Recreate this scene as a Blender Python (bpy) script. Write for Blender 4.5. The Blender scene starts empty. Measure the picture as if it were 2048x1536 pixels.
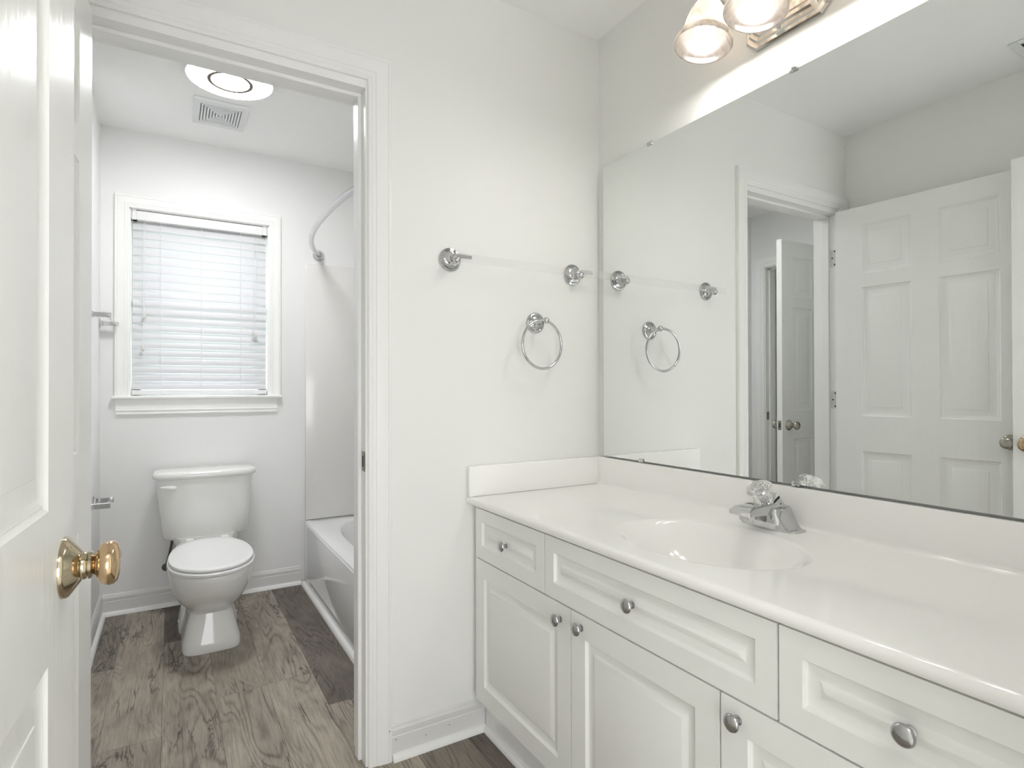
import bpy, bmesh, math, random
from mathutils import Vector, Matrix

S = bpy.context.scene
C = S.collection
R = math.radians
PI = math.pi

# ---------------------------------------------------------------- camera
cam_data = bpy.data.cameras.new('camera')
cam = bpy.data.objects.new('camera', cam_data)
C.objects.link(cam)
S.camera = cam
YAW, PITCH, ROLL, FPX = R(31.2808), R(0.315), R(-0.1207), 1161.5
fw = Vector((math.sin(YAW) * math.cos(PITCH), math.cos(YAW) * math.cos(PITCH), math.sin(PITCH)))
rt = Vector((math.cos(YAW), -math.sin(YAW), 0))
up = rt.cross(fw)
r2 = rt * math.cos(ROLL) + up * math.sin(ROLL)
u2 = -rt * math.sin(ROLL) + up * math.cos(ROLL)
M = Matrix.Identity(4)
for i in range(3):
    M[i][0], M[i][1], M[i][2] = r2[i], u2[i], -fw[i]
M.translation = (-1.3786, -1.7221, 1.121)
cam.matrix_world = M
cam_data.sensor_width = 36
cam_data.lens = FPX / 2048 * 36
cam_data.shift_x = -24.1 / 2048
cam_data.shift_y = 3.5 / 2048
cam_data.clip_start = 0.01

# ---------------------------------------------------------------- world, sun, exposure
W = bpy.data.worlds.new('world')
S.world = W
W.use_nodes = True
bg = W.node_tree.nodes['Background']
bg.inputs[0].default_value = (0.95, 0.97, 1.0, 1)
bg.inputs[1].default_value = 2.6
S.view_settings.view_transform = 'Standard'
S.view_settings.look = 'None'
S.view_settings.gamma = 1
S.view_settings.use_curve_mapping = False
S.view_settings.exposure = 1.45
S.cycles.max_bounces = 14
S.cycles.diffuse_bounces = 8
S.cycles.glossy_bounces = 8
S.cycles.transmission_bounces = 10
S.cycles.transparent_max_bounces = 16
BULB, DISC, HALL_FILL = 25.0, 20.0, 6.5

# ---------------------------------------------------------------- materials
def mat(name, color, rough=0.5, metal=0.0, spec=0.5, bump=None, **kw):
    m = bpy.data.materials.new(name)
    m.use_nodes = True
    nt = m.node_tree
    p = nt.nodes['Principled BSDF']
    p.inputs['Base Color'].default_value = (*color, 1)
    p.inputs['Roughness'].default_value = rough
    p.inputs['Metallic'].default_value = metal
    p.inputs['Specular IOR Level'].default_value = spec
    for k, v in kw.items():
        p.inputs[k].default_value = v
    if bump:
        scale, strength, dist = bump
        tc = nt.nodes.new('ShaderNodeTexCoord')
        mp = nt.nodes.new('ShaderNodeMapping')
        mp.inputs['Scale'].default_value = scale
        n = nt.nodes.new('ShaderNodeTexNoise')
        n.inputs['Scale'].default_value = 1
        n.inputs['Detail'].default_value = 4
        b = nt.nodes.new('ShaderNodeBump')
        b.inputs['Strength'].default_value = strength
        b.inputs['Distance'].default_value = dist
        nt.links.new(tc.outputs['Object'], mp.inputs['Vector'])
        nt.links.new(mp.outputs[0], n.inputs['Vector'])
        nt.links.new(n.outputs[0], b.inputs['Height'])
        nt.links.new(b.outputs[0], p.inputs['Normal'])
    return m

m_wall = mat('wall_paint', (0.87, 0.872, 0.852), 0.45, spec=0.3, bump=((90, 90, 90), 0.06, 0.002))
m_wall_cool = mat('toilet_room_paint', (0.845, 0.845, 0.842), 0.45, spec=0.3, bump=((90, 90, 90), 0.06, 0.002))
m_ceil = mat('ceiling_paint', (0.945, 0.947, 0.94), 0.8, spec=0.2)
m_trim = mat('trim_paint', (0.90, 0.90, 0.885), 0.28, spec=0.45)
m_door = mat('door_paint', (0.90, 0.905, 0.89), 0.3, spec=0.45, bump=((55, 55, 4), 0.30, 0.004))
m_cab = mat('thermofoil_white', (0.89, 0.893, 0.867), 0.38, spec=0.4)
m_marble = mat('cultured_marble', (0.95, 0.942, 0.925), 0.09, spec=0.5)
m_porc = mat('porcelain', (0.83, 0.83, 0.81), 0.07, spec=0.55)
m_seat = mat('seat_plastic', (0.86, 0.86, 0.86), 0.25)
m_tub = mat('tub_enamel', (0.82, 0.825, 0.83), 0.08, spec=0.5)
m_surround = mat('surround_acrylic', (0.80, 0.79, 0.77), 0.12, spec=0.45)
m_chrome = mat('chrome', (0.60, 0.605, 0.61), 0.05, 1.0)
m_brushed = mat('polished_nickel', (0.62, 0.60, 0.56), 0.10, 1.0)
m_satin = mat('satin_chrome', (0.50, 0.50, 0.50), 0.24, 1.0)
m_brass = mat('aged_brass', (0.50, 0.43, 0.31), 0.13, 1.0)
m_brassknob = mat('rose_brass', (0.62, 0.45, 0.28), 0.12, 1.0)
m_nickel = mat('satin_nickel', (0.47, 0.44, 0.39), 0.2, 1.0)
m_steel = mat('steel_dark', (0.25, 0.23, 0.2), 0.3, 1.0)
m_mirror = mat('mirror_silver', (0.865, 0.885, 0.872), 0.0, 1.0)
m_edge = mat('mirror_edge', (0.08, 0.085, 0.075), 0.3)
m_slat = None
m_white = mat('white_plastic', (0.82, 0.825, 0.825), 0.35)
m_vent = mat('vent_white', (0.78, 0.80, 0.80), 0.5)
m_dark = mat('dark_void', (0.03, 0.03, 0.03), 0.9)
m_cord = mat('blind_cord', (0.78, 0.78, 0.78), 0.8)
m_tassel = mat('tassel_plastic', (0.70, 0.69, 0.66), 0.4)
m_hole = mat('screw_hole', (0.05, 0.045, 0.04), 0.8)
m_bronze = mat('ring_bronze', (0.16, 0.12, 0.09), 0.45)
m_base = mat('baseboard_paint', (0.76, 0.757, 0.745), 0.35)
m_hinge = mat('hinge_metal', (0.66, 0.67, 0.65), 0.35, 0.3)
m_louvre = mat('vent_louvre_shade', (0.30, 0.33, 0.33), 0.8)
m_rubber = mat('supply_hose', (0.10, 0.10, 0.10), 0.5)
m_grass = mat('grass', (0.10, 0.22, 0.07), 0.9, bump=((20, 20, 20), 0.6, 0.05))
m_leaf = mat('hedge_leaf', (0.05, 0.13, 0.05), 0.8, bump=((14, 14, 14), 0.9, 0.05))

def emis(name, col, strength):
    m = bpy.data.materials.new(name)
    m.use_nodes = True
    p = m.node_tree.nodes['Principled BSDF']
    p.inputs['Base Color'].default_value = (0.9, 0.9, 0.9, 1)
    p.inputs['Emission Color'].default_value = (*col, 1)
    p.inputs['Emission Strength'].default_value = strength
    return m
m_bulb = emis('lit_bulb', (1.0, 0.965, 0.915), BULB)
m_disc = emis('lit_diffuser', (0.99, 0.99, 1.0), DISC)
m_hallfill = emis('lit_hall_fill', (1.0, 0.98, 0.95), HALL_FILL)  # glow of the unseen fill lamp added in the hall

def sheet(name, col, trans_col, fac, rough=0.4):
    """diffuse + translucent sheet (blind slat, alabaster shade)"""
    m = bpy.data.materials.new(name)
    m.use_nodes = True
    nt = m.node_tree
    nt.nodes.clear()
    o = nt.nodes.new('ShaderNodeOutputMaterial')
    d = nt.nodes.new('ShaderNodeBsdfPrincipled')
    d.inputs['Base Color'].default_value = (*col, 1)
    d.inputs['Roughness'].default_value = rough
    t = nt.nodes.new('ShaderNodeBsdfTranslucent')
    t.inputs[0].default_value = (*trans_col, 1)
    x = nt.nodes.new('ShaderNodeMixShader')
    x.inputs[0].default_value = fac
    nt.links.new(d.outputs[0], x.inputs[1])
    nt.links.new(t.outputs[0], x.inputs[2])
    nt.links.new(x.outputs[0], o.inputs[0])
    return m, nt, d, t
m_slat, _, _, _ = sheet('blind_slat', (0.70, 0.70, 0.715), (0.88, 0.89, 0.90), 0.12)
m_shade, snt, sd, st = sheet('alabaster_glass', (0.075, 0.066, 0.059), (0.95, 0.86, 0.77), 0.5, 0.2)
tc = snt.nodes.new('ShaderNodeTexCoord')
mp = snt.nodes.new('ShaderNodeMapping'); mp.inputs['Scale'].default_value = (32, 32, 14)
nz = snt.nodes.new('ShaderNodeTexNoise'); nz.inputs['Scale'].default_value = 1; nz.inputs['Detail'].default_value = 3
nz.inputs['Distortion'].default_value = 1.2
cr = snt.nodes.new('ShaderNodeValToRGB')
cr.color_ramp.elements[0].position = 0.3; cr.color_ramp.elements[0].color = (0.33, 0.295, 0.26, 1)
cr.color_ramp.elements[1].position = 0.7; cr.color_ramp.elements[1].color = (0.60, 0.57, 0.53, 1)
snt.links.new(tc.outputs['Object'], mp.inputs[0]); snt.links.new(mp.outputs[0], nz.inputs[0])
snt.links.new(nz.outputs[0], cr.inputs[0])
snt.links.new(cr.outputs[0], st.inputs[0])

def clear(name, tint, fac, rough=0.02, haze=0.0):
    """clear sheet: mostly transparent with a glossy skin, lets light through"""
    m = bpy.data.materials.new(name)
    m.use_nodes = True
    nt = m.node_tree
    nt.nodes.clear()
    o = nt.nodes.new('ShaderNodeOutputMaterial')
    t = nt.nodes.new('ShaderNodeBsdfTransparent'); t.inputs[0].default_value = (*tint, 1)
    g = nt.nodes.new('ShaderNodeBsdfGlossy'); g.inputs[0].default_value = (0.9, 0.9, 0.9, 1); g.inputs['Roughness'].default_value = rough
    lw = nt.nodes.new('ShaderNodeLayerWeight'); lw.inputs[0].default_value = fac
    x = nt.nodes.new('ShaderNodeMixShader')
    ge = nt.nodes.new('ShaderNodeNewGeometry')
    inv = nt.nodes.new('ShaderNodeMath'); inv.operation = 'SUBTRACT'; inv.inputs[0].default_value = 1.0
    nt.links.new(ge.outputs['Backfacing'], inv.inputs[1])
    mu = nt.nodes.new('ShaderNodeMath'); mu.operation = 'MULTIPLY'
    nt.links.new(lw.outputs['Fresnel'], mu.inputs[0]); nt.links.new(inv.outputs[0], mu.inputs[1])
    nt.links.new(mu.outputs[0], x.inputs[0])
    nt.links.new(t.outputs[0], x.inputs[1]); nt.links.new(g.outputs[0], x.inputs[2])
    if haze:
        df = nt.nodes.new('ShaderNodeBsdfTranslucent'); df.inputs[0].default_value = (0.95, 0.95, 0.95, 1)
        d2_ = nt.nodes.new('ShaderNodeBsdfDiffuse'); d2_.inputs[0].default_value = (0.95, 0.95, 0.95, 1)
        hm = nt.nodes.new('ShaderNodeMixShader'); nt.links.new(df.outputs[0], hm.inputs[1]); nt.links.new(d2_.outputs[0], hm.inputs[2])
        y = nt.nodes.new('ShaderNodeMixShader'); y.inputs[0].default_value = haze
        nt.links.new(x.outputs[0], y.inputs[1]); nt.links.new(hm.outputs[0], y.inputs[2])
        x = y
    nt.links.new(x.outputs[0], o.inputs[0])
    return m
m_glass = clear('window_glass', (0.95, 0.97, 0.97), 0.3)
m_acrylic = clear('clear_acrylic', (0.99, 0.99, 0.99), 0.25, haze=0.10)
m_crystal = mat('crystal_acrylic', (0.97, 0.97, 0.97), 0.03, **{'Transmission Weight': 1.0, 'IOR': 1.46})

def floor_material():
    m = bpy.data.materials.new('vinyl_plank')
    m.use_nodes = True
    nt = m.node_tree; L = nt.links.new
    p = nt.nodes['Principled BSDF']
    def N(t, **kw):
        n = nt.nodes.new(t)
        for k, v in kw.items(): setattr(n, k, v)
        return n
    def math_(op, a, b=None):
        n = N('ShaderNodeMath', operation=op)
        for i, v in enumerate((a, b)):
            if v is None: continue
            if isinstance(v, (int, float)): n.inputs[i].default_value = v
            else: L(v, n.inputs[i])
        return n.outputs[0]
    tc = N('ShaderNodeTexCoord')
    tone = N('ShaderNodeAttribute', attribute_name='tone')
    sep = N('ShaderNodeSeparateColor'); L(tone.outputs['Color'], sep.inputs[0])
    seed = math_('MULTIPLY', sep.outputs[1], 40.0)
    comb = N('ShaderNodeCombineXYZ'); L(seed, comb.inputs[0]); L(seed, comb.inputs[1]); L(seed, comb.inputs[2])
    add = N('ShaderNodeVectorMath', operation='ADD'); L(tc.outputs['Object'], add.inputs[0]); L(comb.outputs[0], add.inputs[1])
    def noise(scale, detail, rough, dist=0.0):
        mp = N('ShaderNodeMapping'); mp.inputs['Scale'].default_value = scale; L(add.outputs[0], mp.inputs[0])
        n = N('ShaderNodeTexNoise'); n.inputs['Scale'].default_value = 1; n.inputs['Detail'].default_value = detail
        n.inputs['Roughness'].default_value = rough; n.inputs['Distortion'].default_value = dist
        L(mp.outputs[0], n.inputs[0]); return n.outputs[0]
    fig = noise((6.5, 1.0, 1), 2.0, 0.45, 0.35)                # big cathedral figure
    rings = math_('SINE', math_('MULTIPLY', fig, 150.0))
    rings = math_('POWER', math_('MULTIPLY', math_('ADD', rings, 1.0), 0.5), 3.0)
    ringmask = math_('MULTIPLY', rings, math_('MINIMUM', math_('MAXIMUM', math_('MULTIPLY', math_('SUBTRACT', noise((4.5, 1.3, 1), 2, 0.5), 0.42), 6.0), 0.12), 1.0))
    fine = noise((190, 9, 1), 6.0, 0.75)
    blotch = noise((9, 3.0, 1), 4.0, 0.6, 0.8)
    cw = noise((15, 1.8, 1), 5.0, 0.62, 1.2)                 # long dark checks
    crack = math_('SUBTRACT', 1.0, math_('MINIMUM', math_('MULTIPLY', math_('ABSOLUTE', math_('SUBTRACT', cw, 0.5)), 38.0), 1.0))
    cmask = math_('MINIMUM', math_('MAXIMUM', math_('MULTIPLY', math_('SUBTRACT', noise((5, 2.2, 1), 2, 0.5), 0.49), 9.0), 0.0), 1.0)
    crack = math_('MULTIPLY', crack, cmask)
    ramp = N('ShaderNodeValToRGB')
    e = ramp.color_ramp.elements
    e[0].position = 0.25; e[0].color = (0.125, 0.110, 0.095, 1)
    e[1].position = 0.75; e[1].color = (0.56, 0.51, 0.44, 1)
    v = math_('ADD', math_('MULTIPLY', blotch, 0.55), math_('MULTIPLY', fine, 0.62))
    v = math_('SUBTRACT', v, math_('ADD', math_('MULTIPLY', ringmask, 0.17), 0.05))
    L(v, ramp.inputs[0])
    tint = N('ShaderNodeMix', data_type='RGBA', blend_type='MULTIPLY'); tint.inputs['Factor'].default_value = 1.0
    tcol = N('ShaderNodeValToRGB')
    t = tcol.color_ramp.elements
    t[0].position = 0; t[0].color = (0.33, 0.30, 0.30, 1)
    t[1].position = 1; t[1].color = (1.28, 1.26, 1.2, 1)
    L(sep.outputs[0], tcol.inputs[0])
    L(ramp.outputs[0], tint.inputs['A']); L(tcol.outputs[0], tint.inputs['B'])
    dk = N('ShaderNodeMix', data_type='RGBA'); L(math_('MULTIPLY', crack, 0.85), dk.inputs['Factor'])
    L(tint.outputs['Result'], dk.inputs['A']); dk.inputs['B'].default_value = (0.022, 0.02, 0.018, 1)
    L(dk.outputs['Result'], p.inputs['Base Color'])
    p.inputs['Roughness'].default_value = 0.5
    p.inputs['Specular IOR Level'].default_value = 0.35
    b = N('ShaderNodeBump'); b.inputs['Strength'].default_value = 0.25; b.inputs['Distance'].default_value = 0.002
    L(fine, b.inputs['Height']); L(b.outputs[0], p.inputs['Normal'])
    return m
m_floor = floor_material()

# ---------------------------------------------------------------- helpers
def new(): return bmesh.new()

def box(bm, x0, x1, y0, y1, z0, z1, bev=0.0, seg=2, mi=0):
    vs = [bm.verts.new(c) for c in ((x0, y0, z0), (x1, y0, z0), (x1, y1, z0), (x0, y1, z0), (x0, y0, z1), (x1, y0, z1), (x1, y1, z1), (x0, y1, z1))]
    fs = [bm.faces.new([vs[i] for i in f]) for f in ((3, 2, 1, 0), (4, 5, 6, 7), (0, 1, 5, 4), (1, 2, 6, 5), (2, 3, 7, 6), (3, 0, 4, 7))]
    for f in fs: f.material_index = mi
    if bev:
        es = list({e for f in fs for e in f.edges})
        bmesh.ops.bevel(bm, geom=es, offset=bev, segments=seg, profile=0.5, affect='EDGES')
    return vs

def loft(bm, rings, cap0=True, cap1=True, close=False):
    vr = [[bm.verts.new(p) for p in r] for r in rings]
    n = len(vr[0])
    pairs = list(zip(vr, vr[1:])) + ([(vr[-1], vr[0])] if close else [])
    for a, b in pairs:
        for i in range(n):
            j = (i + 1) % n
            bm.faces.new((a[i], a[j], b[j], b[i]))
    if not close:
        if cap0: bm.faces.new(list(reversed(vr[0])))
        if cap1: bm.faces.new(vr[-1])
    return vr

def frame(axis):
    a = Vector(axis).normalized()
    h = Vector((0, 0, 1)) if abs(a.z) < 0.9 else Vector((1, 0, 0))
    u = a.cross(h).normalized()
    v = a.cross(u).normalized()
    return a, u, v

def lathe(bm, prof, org, axis, seg=32, cap0=True, cap1=True):
    """prof: (radius, distance along axis)"""
    a, u, v = frame(axis)
    o = Vector(org)
    rings = []
    for r, h in prof:
        r = max(r, 1e-5)
        rings.append([o + a * h + (u * math.cos(2 * PI * i / seg) + v * math.sin(2 * PI * i / seg)) * r for i in range(seg)])
    loft(bm, rings, cap0, cap1)

def tube(bm, pts, rad, seg=12, closed=False, cap=True):
    pts = [Vector(p) for p in pts]
    n = len(pts)
    rings = []
    up0 = None
    for i, p in enumerate(pts):
        if closed: t = pts[(i + 1) % n] - pts[i - 1]
        else: t = pts[min(i + 1, n - 1)] - pts[max(i - 1, 0)]
        t.normalize()
        if up0 is None:
            _, u, v = frame(t)
        else:
            u = (up0 - t * up0.dot(t)).normalized()
            v = t.cross(u)
        up0 = u
        r = rad[i] if isinstance(rad, (list, tuple)) else rad
        rings.append([p + (u * math.cos(2 * PI * k / seg) + v * math.sin(2 * PI * k / seg)) * r for k in range(seg)])
    loft(bm, rings, cap, cap, close=closed)

def ball(bm, c, r, seg=20, sq=(1, 1, 1)):
    m = Matrix.Translation(c) @ Matrix.Diagonal((r * sq[0], r * sq[1], r * sq[2], 1))
    bmesh.ops.create_uvsphere(bm, u_segments=seg, v_segments=seg // 2, radius=1, matrix=m)

def sring(cx, cy, z, a, bf, bb, n=2.0, cnt=48):
    """superellipse ring, half width a in x, bf toward -y, bb toward +y"""
    out = []
    for i in range(cnt):
        t = 2 * PI * i / cnt
        c, s = math.cos(t), math.sin(t)
        x = a * math.copysign(abs(c) ** (2 / n), c)
        y = (bb if s > 0 else bf) * math.copysign(abs(s) ** (2 / n), s)
        out.append(Vector((cx + x, cy + y, z)))
    return out

def obj(name, bm, m, parent=None, smooth=35, fix=True):
    if fix: bmesh.ops.recalc_face_normals(bm, faces=bm.faces[:])
    me = bpy.data.meshes.new(name)
    bm.to_mesh(me)
    bm.free()
    for x in (m if isinstance(m, (list, tuple)) else [m]): me.materials.append(x)
    if smooth:
        me.polygons.foreach_set('use_smooth', [True] * len(me.polygons))
        me.set_sharp_from_angle(angle=R(smooth))
    o = bpy.data.objects.new(name, me)
    C.objects.link(o)
    if parent: o.parent = parent
    return o

def thing(name, label, cat, loc=(0, 0, 0), group=None, kind=None):
    o = bpy.data.objects.new(name, None)
    o.empty_display_size = 0.05
    C.objects.link(o)
    o.location = loc
    tag(o, label, cat, group, kind)
    return o

def tag(o, label, cat, group=None, kind=None):
    o['label'] = label
    o['category'] = cat
    if group: o['group'] = group
    if kind: o['kind'] = kind
    return o

def struct(name, bm, m, parent=None, smooth=35):
    o = obj(name, bm, m, parent, smooth)
    if not parent: o['kind'] = 'structure'
    return o

def offs(bm, loc):
    """move a bmesh built in world coordinates into the local space of a thing at loc"""
    bmesh.ops.translate(bm, verts=bm.verts[:], vec=-Vector(loc))
    return bm

def panelled(bm, Wd, H, T, panels, prof, flip=False, back=None):
    """slab, x 0..Wd, z 0..H, front face y=0 (toward -y), back y=T, with moulded panels.
    panels: (x0,x1,z0,z1); prof: list of (inset, depth)"""
    def side(y0, sgn, pans):
        xs = sorted({0, Wd} | {p[0] for p in pans} | {p[1] for p in pans})
        zs = sorted({0, H} | {p[2] for p in pans} | {p[3] for p in pans})
        def isp(x0, x1, z0, z1):
            for p in pans:
                if p[0] - 1e-6 <= x0 and x1 <= p[1] + 1e-6 and p[2] - 1e-6 <= z0 and z1 <= p[3] + 1e-6: return True
            return False
        for xa, xb in zip(xs, xs[1:]):
            for za, zb in zip(zs, zs[1:]):
                if isp(xa, xb, za, zb): continue
                bm.faces.new([bm.verts.new(c) for c in ((xa, y0, za), (xb, y0, za), (xb, y0, zb), (xa, y0, zb))])
        for x0, x1, z0, z1 in pans:
            rings = [[Vector((x0, y0, z0)), Vector((x1, y0, z0)), Vector((x1, y0, z1)), Vector((x0, y0, z1))]]
            for ins, d in prof:
                y = y0 + sgn * d
                rings.append([Vector((x0 + ins, y, z0 + ins)), Vector((x1 - ins, y, z0 + ins)), Vector((x1 - ins, y, z1 - ins)), Vector((x0 + ins, y, z1 - ins))])
            loft(bm, rings, False, True)
    side(0, 1, panels)
    if back is None: side(T, -1, [])
    else: side(T, -1, back)
    for q in (((0, 0), (Wd, 0)), ((Wd, 0), (Wd, H)), ((Wd, H), (0, H)), ((0, H), (0, 0))):
        (xa, za), (xb, zb) = q
        bm.faces.new([bm.verts.new(c) for c in ((xa, 0, za), (xb, 0, zb), (xb, T, zb), (xa, T, za))])
    bmesh.ops.remove_doubles(bm, verts=bm.verts[:], dist=1e-5)

DOORPROF = [(0.0025, 0.0026), (0.006, 0.0042), (0.0075, 0.0036), (0.013, 0.0066), (0.018, 0.0072), (0.042, 0.0032), (0.0435, 0.0020), (0.046, 0.0015)]
CABPROF = [(0.0015, 0.0022), (0.005, 0.0042), (0.008, 0.0048), (0.023, 0.0048), (0.0255, 0.0043), (0.035, 0.0010), (0.0375, 0.0006)]

def casing(bm, x0, x1, zt, y, sg, prof, zb=0.0):
    """mitred door casing round opening x0..x1 up to zt on plane y; sg = -1 stands out toward -y"""
    rings = []
    for st in range(4):
        r = []
        for u, d in prof:
            X, Z = ((x0 - u, zb), (x0 - u, zt + u), (x1 + u, zt + u), (x1 + u, zb))[st]
            r.append(Vector((X, y + sg * d, Z)))
        rings.append(r)
    loft(bm, rings, True, True)

CASPROF = [(0, 0), (0, 0.009), (0.004, 0.012), (0.010, 0.012), (0.0115, 0.0105), (0.013, 0.0125), (0.022, 0.013), (0.0235, 0.011), (0.025, 0.0135), (0.040, 0.0165), (0.052, 0.018), (0.057, 0.0185), (0.059, 0.016), (0.061, 0.019), (0.068, 0.018), (0.070, 0.015), (0.070, 0)]
def casprof(w):
    k = w / 0.070
    return [(u * k, d) for u, d in CASPROF]
BASEPROF = [(0, 0), (0.0115, 0), (0.0115, 0.068), (0.0095, 0.071), (0.0105, 0.074), (0.0105, 0.088), (0.008, 0.091), (0.0065, 0.094), (0.006, 0.099), (0.002, 0.104), (0, 0.104)]
def run(bm, p0, p1, nrm, prof):
    """extrude a moulding profile (out, up) along p0->p1, nrm points away from the wall"""
    n = Vector(nrm)
    rings = [[Vector(p) + n * o + Vector((0, 0, z)) for o, z in prof] for p in (p0, p1)]
    loft(bm, rings)
SHOE = [(0.0115, 0.0), (0.0275, 0.0), (0.0268, 0.006), (0.0245, 0.011), (0.021, 0.0155), (0.0165, 0.0185), (0.0115, 0.0195)]

# ================================================================ SETTING
H = 2.44
D = 1.826        # back wall of the toilet room
XL = -1.68       # left wall
YR = -1.575      # rear wall of the vanity room (entry doorway, camera stands in it)
XE = -2.49       # far end wall of the toilet room

# floor: one quad per plank with its own tone
rnd = random.Random(11)
fb = new()
tl = fb.loops.layers.float_color.new('tone')
PW = 0.1685
special = {  # row -> list of (y_start_of_plank going up, tone)
    -1: [(-3.3, .55), (-2.1, .45), (-0.09, .6), (1.131, .33)],
    0: [(-3.3, .5), (-1.9, .62), (-0.7, .5), (0.495, .58)],
    1: [(-3.3, .6), (-2.3, .45), (-1.14, .55), (0.08, .60), (1.302, .06)],
    2: [(-3.3, .35), (-1.75, .66), (-0.53, .62), (0.67, .52)],
    3: [(-3.3, .6), (-1.76, .5), (-0.54, .72), (0.682, .57)],
    4: [(-3.3, .3), (-2.03, .55), (-0.81, .66), (0.408, .12)],
    5: [(-3.3, .4), (-1.4, .2), (-0.25, .3), (0.97, .4)],
    6: [(-3.3, .15), (-1.1, .08), (0.1, .3), (1.3, .5)],
    7: [(-3.3, .5), (-0.9, .22), (0.3, .5)],
}
for row in range(-11, 16):
    xa = -1.573 + row * PW
    xb = xa + PW
    if row in special: cuts = special[row]
    else:
        y = -3.3 - rnd.random()
        cuts = []
        while y < 2: cuts.append((y, rnd.random() * 0.8)); y += 1.22
    cuts = cuts + [(1.95, 0)]
    for (ya, tn), (yb, _) in zip(cuts, cuts[1:]):
        ya2, yb2 = max(ya, -3.3), min(yb, 1.95)
        if yb2 <= ya2: continue
        g = 0.0006
        f = fb.faces.new([fb.verts.new(c) for c in ((xa + g, ya2 + g, 0), (xb - g, ya2 + g, 0), (xb - g, yb2 - g, 0), (xa + g, yb2 - g, 0))])
        sd_ = rnd.random()
        for lp in f.loops: lp[tl] = (tn, sd_, 0, 1)
# subfloor seen only in the hairline joints
for f in [fb.faces.new([fb.verts.new(c) for c in ((-3.45, -3.3, -0.0012), (0.2, -3.3, -0.0012), (0.2, 1.95, -0.0012), (-3.45, 1.95, -0.0012))])]:
    for lp in f.loops: lp[tl] = (0, 0.5, 0, 1)
box(fb, -3.45, 0.2, -3.3, 1.95, -0.1, -0.0015)
floor = struct('floor', fb, m_floor, smooth=0)

b = new(); box(b, -3.0, 0.0, -3.3, YR - 0.06, -0.001, 0.004)
struct('floor_hall', b, mat('hall_bounce_floor', (0.78, 0.76, 0.73), 0.95), smooth=0)  # unseen pale floor added to bounce light up through the doorway
b = new(); box(b, -3.6, 0.25, -3.4, 1.97, H, H + 0.1)
struct('ceiling', b, m_ceil, smooth=0)

JR, JL = -0.885, -1.597     # jambs of the toilet room doorway (wall plane y = 0)
DT = 2.020
b = new()
box(b, JR + 0.012, 0.12, 0, 0.115, 0, H)
box(b, XE - 0.1, JL - 0.012, 0, 0.115, 0, H)
box(b, JL - 0.012, JR + 0.012, 0, 0.115, DT + 0.022, H)
struct('wall_front', b, m_wall, smooth=0)
b = new(); box(b, 0, 0.12, -1.69, 1.95, 0, H)
struct('wall_right', b, m_wall, smooth=0)
b = new(); box(b, XL - 0.1, XL, -1.69, 0, 0, H)
struct('wall_left', b, m_wall, smooth=0)
EL, ER = -1.550, -0.725     # entry doorway
b = new()
box(b, XL - 0.1, EL - 0.012, YR - 0.115, YR, 0, H)
box(b, ER + 0.012, 0.12, YR - 0.115, YR, 0, H)
box(b, EL - 0.012, ER + 0.012, YR - 0.115, YR, 2.042 + 0.022, H)
struct('wall_rear', b, m_wall, smooth=0)
# toilet room back wall with the window opening
WX0, WX1, WZ0, WZ1 = -1.566, -0.902, 1.09, 2.052
b = new()
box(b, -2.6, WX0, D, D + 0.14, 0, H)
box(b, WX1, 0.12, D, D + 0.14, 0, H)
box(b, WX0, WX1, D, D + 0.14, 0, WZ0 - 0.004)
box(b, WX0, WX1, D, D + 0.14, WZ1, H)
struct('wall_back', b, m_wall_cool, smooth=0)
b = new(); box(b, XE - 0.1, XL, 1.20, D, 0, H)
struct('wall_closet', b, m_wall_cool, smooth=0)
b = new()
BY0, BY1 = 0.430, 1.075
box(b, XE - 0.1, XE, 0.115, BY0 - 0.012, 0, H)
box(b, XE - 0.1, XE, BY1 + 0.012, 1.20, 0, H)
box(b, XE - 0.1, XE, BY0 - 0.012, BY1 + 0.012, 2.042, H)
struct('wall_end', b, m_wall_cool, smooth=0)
b = new()
box(b, -3.45, -3.35, -0.4, 1.95, 0, H); box(b, -3.35, XE - 0.1, 1.60, 1.72, 0, H); box(b, -3.35, XE - 0.1, -0.3, -0.18, 0, H)
struct('wall_bedroom', b, m_wall, smooth=0)
b = new()
box(b, -3.0, -2.9, -3.3, -1.69, 0, H); box(b, -0.2, -0.1, -3.3, -1.69, 0, H); 
HX0, HX1, HZ0, HZ1 = -1.90, -0.95, 0.12, 1.50     # unseen opening added behind the camera to let fill daylight in
box(b, -3.0, HX0, -3.4, -3.3, 0, H); box(b, HX1, -0.1, -3.4, -3.3, 0, H); box(b, HX0, HX1, -3.4, -3.3, 0, HZ0); box(b, HX0, HX1, -3.4, -3.3, HZ1, H); box(b, -2.9, XL - 0.1, -1.79, -1.69, 0, H)
struct('wall_hall', b, m_wall, smooth=0)

HEADT = 0.022
# door frames: jamb boards, stops and casings
def door_frame(name, x0, x1, zt, ya, yb, stop_y0, stop_y1, cas=None):
    b = new()
    box(b, x0 - 0.012, x0, ya, yb, 0, zt); box(b, x1, x1 + 0.012, ya, yb, 0, zt); box(b, x0 - 0.012, x1 + 0.012, ya, yb, zt, zt + HEADT)
    box(b, x0, x0 + 0.011, stop_y0, stop_y1, 0, zt - 0.011, 0.002, 1); box(b, x1 - 0.011, x1, stop_y0, stop_y1, 0, zt - 0.011, 0.002, 1)
    box(b, x0, x1, stop_y0, stop_y1, zt - 0.011, zt, 0.002, 1)
    return struct(name, b, m_trim)
tr1 = door_frame('trim_1', JL, JR, DT, -0.001, 0.128, 0.040, 0.078)
b = new()
casing(b, JL - 0.006, JR + 0.006, 2.044, 0.0, -1, casprof(0.070))
struct('trim_2', b, m_trim, smooth=20)
b = new()
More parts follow.
